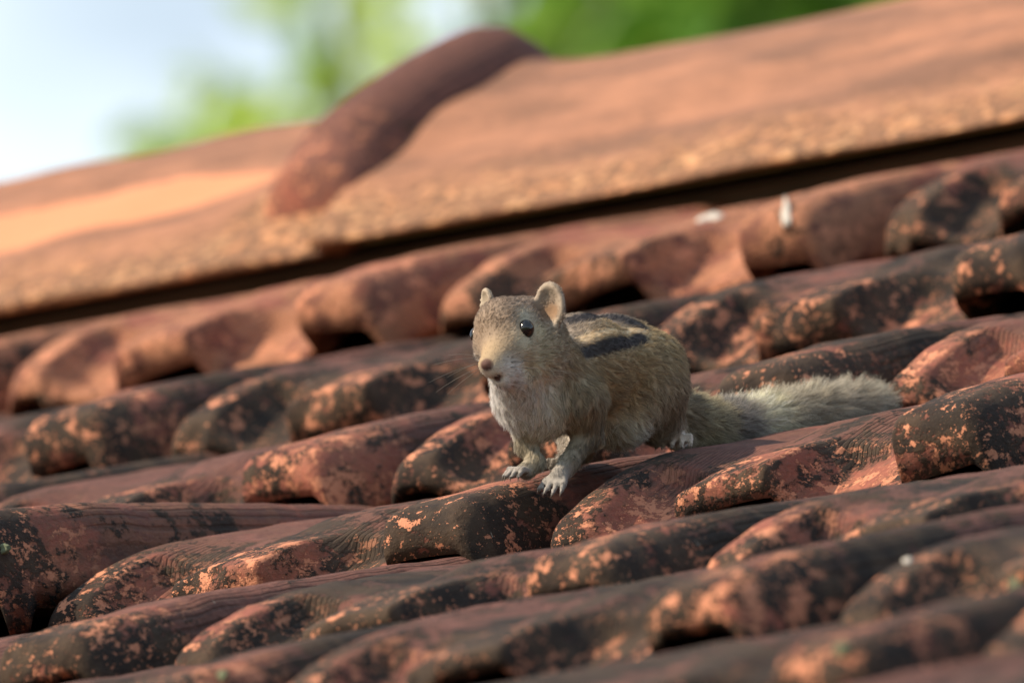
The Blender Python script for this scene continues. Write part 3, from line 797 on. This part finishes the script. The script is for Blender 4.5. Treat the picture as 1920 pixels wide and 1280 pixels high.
# eyes
em = NT('eye_black'); em.simple((0.003, 0.003, 0.004), 0.09); em.bsdf.inputs['Specular IOR Level'].default_value = 0.7
def sphere_mesh(name, r, mat, nu=28, nv=18):
    b = bmesh.new(); bmesh.ops.create_uvsphere(b, u_segments=nu, v_segments=nv, radius=r)
    for f in b.faces: f.smooth = True
    m_ = bpy.data.meshes.new(name); b.to_mesh(m_); b.free(); m_.materials.append(mat); return m_
for e, re_ in ((EYE1, 0.0034), (EYE2, 0.0028)):
    o = link('eye', sphere_mesh('eye', re_, em.m), squirrel); o.location = Vector(e / 100); o.scale = (.92, 1, 1.04)
# claws
cm_ = NT('claw_horn').simple((0.10, 0.085, 0.07), 0.4)
def claw_mesh():
    v = []; 
    for k in range(6):
        s_ = k / 5; rr = 0.00034 * (1 - s_) + 0.00004
        for j in range(6):
            a = j * math.pi / 3; v.append((rr * math.cos(a), rr * math.sin(a) - 0.0005 * s_ * s_, 0.0016 * s_))
    f = [(k * 6 + j, k * 6 + (j + 1) % 6, (k + 1) * 6 + (j + 1) % 6, (k + 1) * 6 + j) for k in range(5) for j in range(6)]
    return mesh_from('claw', v, f + [tuple(range(30, 36))], cm_)
CM = claw_mesh()
for p, d in CLAWS:
    o = link('claw', CM, squirrel); o.location = Vector(p / 100); o.rotation_euler = Vector(d).to_track_quat('Z', 'Y').to_euler()
# whiskers
wm = NT('whisker_hair').simple((0.10, 0.09, 0.08), 0.4)
def tube(name, pts, r0, r1, mat, n=4):
    v = []; pts = [Vector(p) for p in pts]
    for k, p in enumerate(pts):
        d = (pts[min(k + 1, len(pts) - 1)] - pts[max(k - 1, 0)]).normalized(); q = d.to_track_quat('Z', 'Y'); r_ = r0 + (r1 - r0) * k / (len(pts) - 1)
        for j in range(n): v.append(p + q @ Vector((r_ * math.cos(2 * math.pi * j / n), r_ * math.sin(2 * math.pi * j / n), 0)))
    f = [(k * n + j, k * n + (j + 1) % n, (k + 1) * n + (j + 1) % n, (k + 1) * n + j) for k in range(len(pts) - 1) for j in range(n)]
    return mesh_from(name, v, f, mat)
for side in (0, 1):
    for k in range(6):
        if side == 0:
            a = L(945 + k * 3, 672 + (k % 3) * 8, 1.15); tip = a + np.array([2.6 + random.uniform(-.5, .6), -0.2 + random.uniform(-.6, .6), 0.55 - 0.35 * (k % 3) + random.uniform(-.25, .25)])
        else:
            a = L(908 + (k % 2) * 4, 672 + (k % 3) * 7, 1.3); tip = a + np.array([-1.6 + random.uniform(-.5, .4), 0.3 + random.uniform(-.6, .6), -0.1 - 0.55 * (k % 3) + random.uniform(-.3, .5)])
        mid_ = (a + tip) / 2 + np.array([0, -0.25, 0.18])
        pts = [((1 - s_) ** 2 * a + 2 * s_ * (1 - s_) * mid_ + s_ * s_ * tip) / 100 for s_ in np.linspace(0, 1, 8)]
        link('whisker', tube('whisker', pts, 0.00011, 0.00004, wm), squirrel)

# ------------------------------------------------------------------ ground and trees behind the roof
gm_ = NT('grass_ground'); gt = gm_.n.new('ShaderNodeTexCoord')
gm_.put(gm_.bsdf.inputs['Base Color'], gm_.mix(gm_.noise(gt.outputs['Object'], 0.8, 6), (0.05, 0.085, 0.025), (0.12, 0.10, 0.05))); gm_.bsdf.inputs['Roughness'].default_value = 0.95
link('ground', mesh_from('ground', [(-400, -400, -3.9), (400, -400, -3.9), (400, 400, -3.9), (-400, 400, -3.9)], [(0, 1, 2, 3)], gm_.m, False), kind='structure')

def leaf_material(name, c1, c2):
    t = NT(name); oi = t.n.new('ShaderNodeAttribute'); oi.attribute_name = 'shade'
    c = t.mix(oi.outputs['Fac'], c1, c2)
    t.put(t.bsdf.inputs['Base Color'], c); t.bsdf.inputs['Roughness'].default_value = 0.45
    tr = t.n.new('ShaderNodeBsdfTranslucent'); t.put(tr.inputs['Color'], c)
    m_ = t.n.new('ShaderNodeMixShader'); m_.inputs[0].default_value = 0.45
    t.l.new(t.bsdf.outputs[0], m_.inputs[1]); t.l.new(tr.outputs[0], m_.inputs[2]); t.l.new(m_.outputs[0], t.out.inputs['Surface'])
    return t.m
BARK = NT('bark').simple((0.09, 0.065, 0.045), 0.9)

def tree(name, label, foot, clusters, mat, leaf, seed):
    """clusters: (centre, radius, number of leaves); limbs run from the trunk to each cluster"""
    g = np.random.default_rng(seed)
    root = link(name, None, label=label, category='tree'); root.location = foot
    foot = Vector(foot)
    top = Vector((foot.x, foot.y, sum(c.z for c, _, _ in clusters) / len(clusters)))
    fork = foot.lerp(top, 0.72)
    tr = [foot.lerp(fork, s_ / 6) + Vector((0.08 * math.sin(s_ * 1.3), 0.06 * math.cos(s_ * 1.7), 0)) - foot for s_ in range(7)]
    link('trunk', tube('trunk', tr, 0.17, 0.10, BARK, 10), root)
    V, F, S = [], [], []
    for c, r_, n in clusters:
        e = c - foot; st = tr[-1] - (tr[-1] - tr[-2]) * g.uniform(0, .8)
        md = (st + e) / 2 + Vector((0, 0, 0.25))
        link('limb', tube('limb', [st * (1 - s_) ** 2 + md * 2 * s_ * (1 - s_) + e * s_ * s_ for s_ in np.linspace(0, 1, 8)], 0.045, 0.010, BARK, 6), root)
        for _ in range(n):
            d = g.normal(0, 1, 3); d /= np.linalg.norm(d); p = np.array(e) + d * r_ * g.random() ** 0.45 * np.array([1, 1, .75])
            ax = d * 0.7 + g.normal(0, .6, 3) + [0, 0, -0.45]; ax /= np.linalg.norm(ax)
            sd_ = np.cross(ax, g.normal(0, 1, 3)); sd_ /= np.linalg.norm(sd_); nn = np.cross(ax, sd_)
            l_ = leaf * g.uniform(.7, 1.25); w_ = l_ * 0.24
            b = len(V)
            for a_, s2, h_ in ((0, 0, 0), (.3, 1, .12), (.65, .85, .10), (1, 0, -.15), (.65, -.85, .10), (.3, -1, .12), (.45, 0, -.02)):
                V.append(p + ax * l_ * a_ + sd_ * w_ * s2 + nn * l_ * h_ * 0.5)
            F += [(b, b + 1, b + 6), (b + 1, b + 2, b + 6), (b + 2, b + 3, b + 6), (b + 3, b + 4, b + 6), (b + 4, b + 5, b + 6), (b + 5, b, b + 6)]
            S += [g.random()] * 7
    me_ = mesh_from('crown', V, F, mat); at = me_.attributes.new('shade', 'FLOAT', 'POINT'); at.data.foreach_set('value', np.array(S, np.float32))
    o = link('crown', me_, root); o['kind'] = 'stuff'
    return root
gr = np.random.default_rng(21)
# dense dark tree: its crown starts right of the ridge bead
cl = [(pt(1085, 30, 15.2), .07, 40), (pt(1290, 10, 15.6), .07, 34), (pt(1030, 80, 15.4), .04, 12), (pt(1420, -10, 15.0), .14, 90), (pt(1560, 0, 15.3), .14, 100), (pt(1700, -30, 15.0), .16, 100), (pt(1200, 90, 16), .07, 22), (pt(1330, 40, 15.9), .08, 40)]
for k in range(46):
    cl.append((pt(gr.uniform(1650, 4200), gr.uniform(-2600, -120), gr.uniform(14.5, 17.5)), gr.uniform(.2, .34), 130))
fx = pt(2600, 0, 16)
tree('broadleaf_tree', 'dark green leafy tree standing behind the roof ridge', (fx.x, fx.y, -3.9), cl, leaf_material('dark_leaf', (0.06, 0.19, 0.02), (0.28, 0.48, 0.06)), 0.12, 5)
# paler, looser tree further back whose sprays hang behind the bead and the left ridge tile
cl = [(pt(628, 10, 21), .05, 9), (pt(650, 110, 21.5), .05, 6), (pt(880, 0, 22), .10, 6), (pt(790, 150, 21), .08, 6), (pt(940, 40, 22.5), .10, 5), (pt(430, 232, 22), .07, 12), (pt(510, 236, 21.6), .08, 11), (pt(600, 200, 21.4), .08, 12), (pt(370, 262, 22), .05, 14), (pt(700, 215, 22), .10, 9), (pt(740, 40, 22), .10, 4)]
for k in range(30):
    cl.append((pt(gr.uniform(800, 2600), gr.uniform(-3000, -900), gr.uniform(20.5, 24.5)), gr.uniform(.22, .36), 60))
for k in range(10):
    cl.append((pt(gr.uniform(300, 1900), gr.uniform(420, 800), gr.uniform(21, 24)), gr.uniform(.14, .22), 60))
fx = pt(1300, 0, 22.5)
tree('broadleaf_tree', 'pale yellow green tree with loose sprays of leaves behind the raised ridge bead', (fx.x, fx.y, -3.9), cl, leaf_material('pale_leaf', (0.36, 0.56, 0.05), (0.58, 0.72, 0.22)), 0.14, 9)

# ------------------------------------------------------------------ moss and crust on single tiles
bpy.context.view_layer.update()
dg = bpy.context.evaluated_depsgraph_get()
tile_set = {o.name: o for o in tile_objs.values()}
def on_tile(px, py):
    d = (pt(px, py) - cam_loc).normalized(); o = cam_loc.copy()
    for _ in range(12):
        h = scn.ray_cast(dg, o, d)
        if not h[0]: return None
        if h[4].name in tile_set: return h[1], h[2], tile_set[h[4].name]
        o = h[1] + d * 1e-4
    return None
def blob(name, px, py, wpx, hpx, mat, thick=0.002):
    h = on_tile(px, py)
    if not h: return
    p, n, tobj = h
    z = (p - cam_loc).dot(fwd); sx_, sy_ = wpx / 2 * z / FPX, hpx / 2 * z / FPX
    tx = (rgt - n * rgt.dot(n)).normalized(); ty = n.cross(tx)
    sy_ = min(sy_ / max(0.25, abs(ty.dot(upv))), 0.02)
    b = bmesh.new(); bmesh.ops.create_icosphere(b, subdivisions=3, radius=1)
    ph = [random.uniform(0, 6.28) for _ in range(6)]
    for v_ in b.verts:
        a = math.atan2(v_.co.y, v_.co.x); k = 1 + 0.18 * math.sin(3 * a + ph[0]) + 0.12 * math.sin(5 * a + ph[1]) + 0.08 * math.sin(9 * a + ph[2])
        bz = 1 + 0.35 * math.sin(7 * v_.co.x + ph[3]) * math.sin(8 * v_.co.y + ph[4])
        v_.co = p + tx * v_.co.x * k * sx_ + ty * v_.co.y * k * sy_ + n * (v_.co.z * thick * bz)
    for f in b.faces: f.smooth = True
    m_ = bpy.data.meshes.new(name); b.to_mesh(m_); b.free(); m_.materials.append(mat)
    o = link(name, m_); o.parent = tobj; o.matrix_parent_inverse = tobj.matrix_world.inverted()
MOSS = NT('moss').simple((0.13, 0.155, 0.095), 0.95); CRUST = NT('white_crust').simple((0.46, 0.45, 0.42), 0.9)
for a in ((1582, 1222, 30, 18), (1908, 1100, 34, 30), (6, 1030, 20, 18), (415, 1270, 20, 10)): blob('moss', *a, MOSS, 0.003)
for a in ((1332, 408, 52, 20), (1474, 400, 18, 52), (1702, 1052, 18, 8)): blob('crust', *a, CRUST, 0.0012)
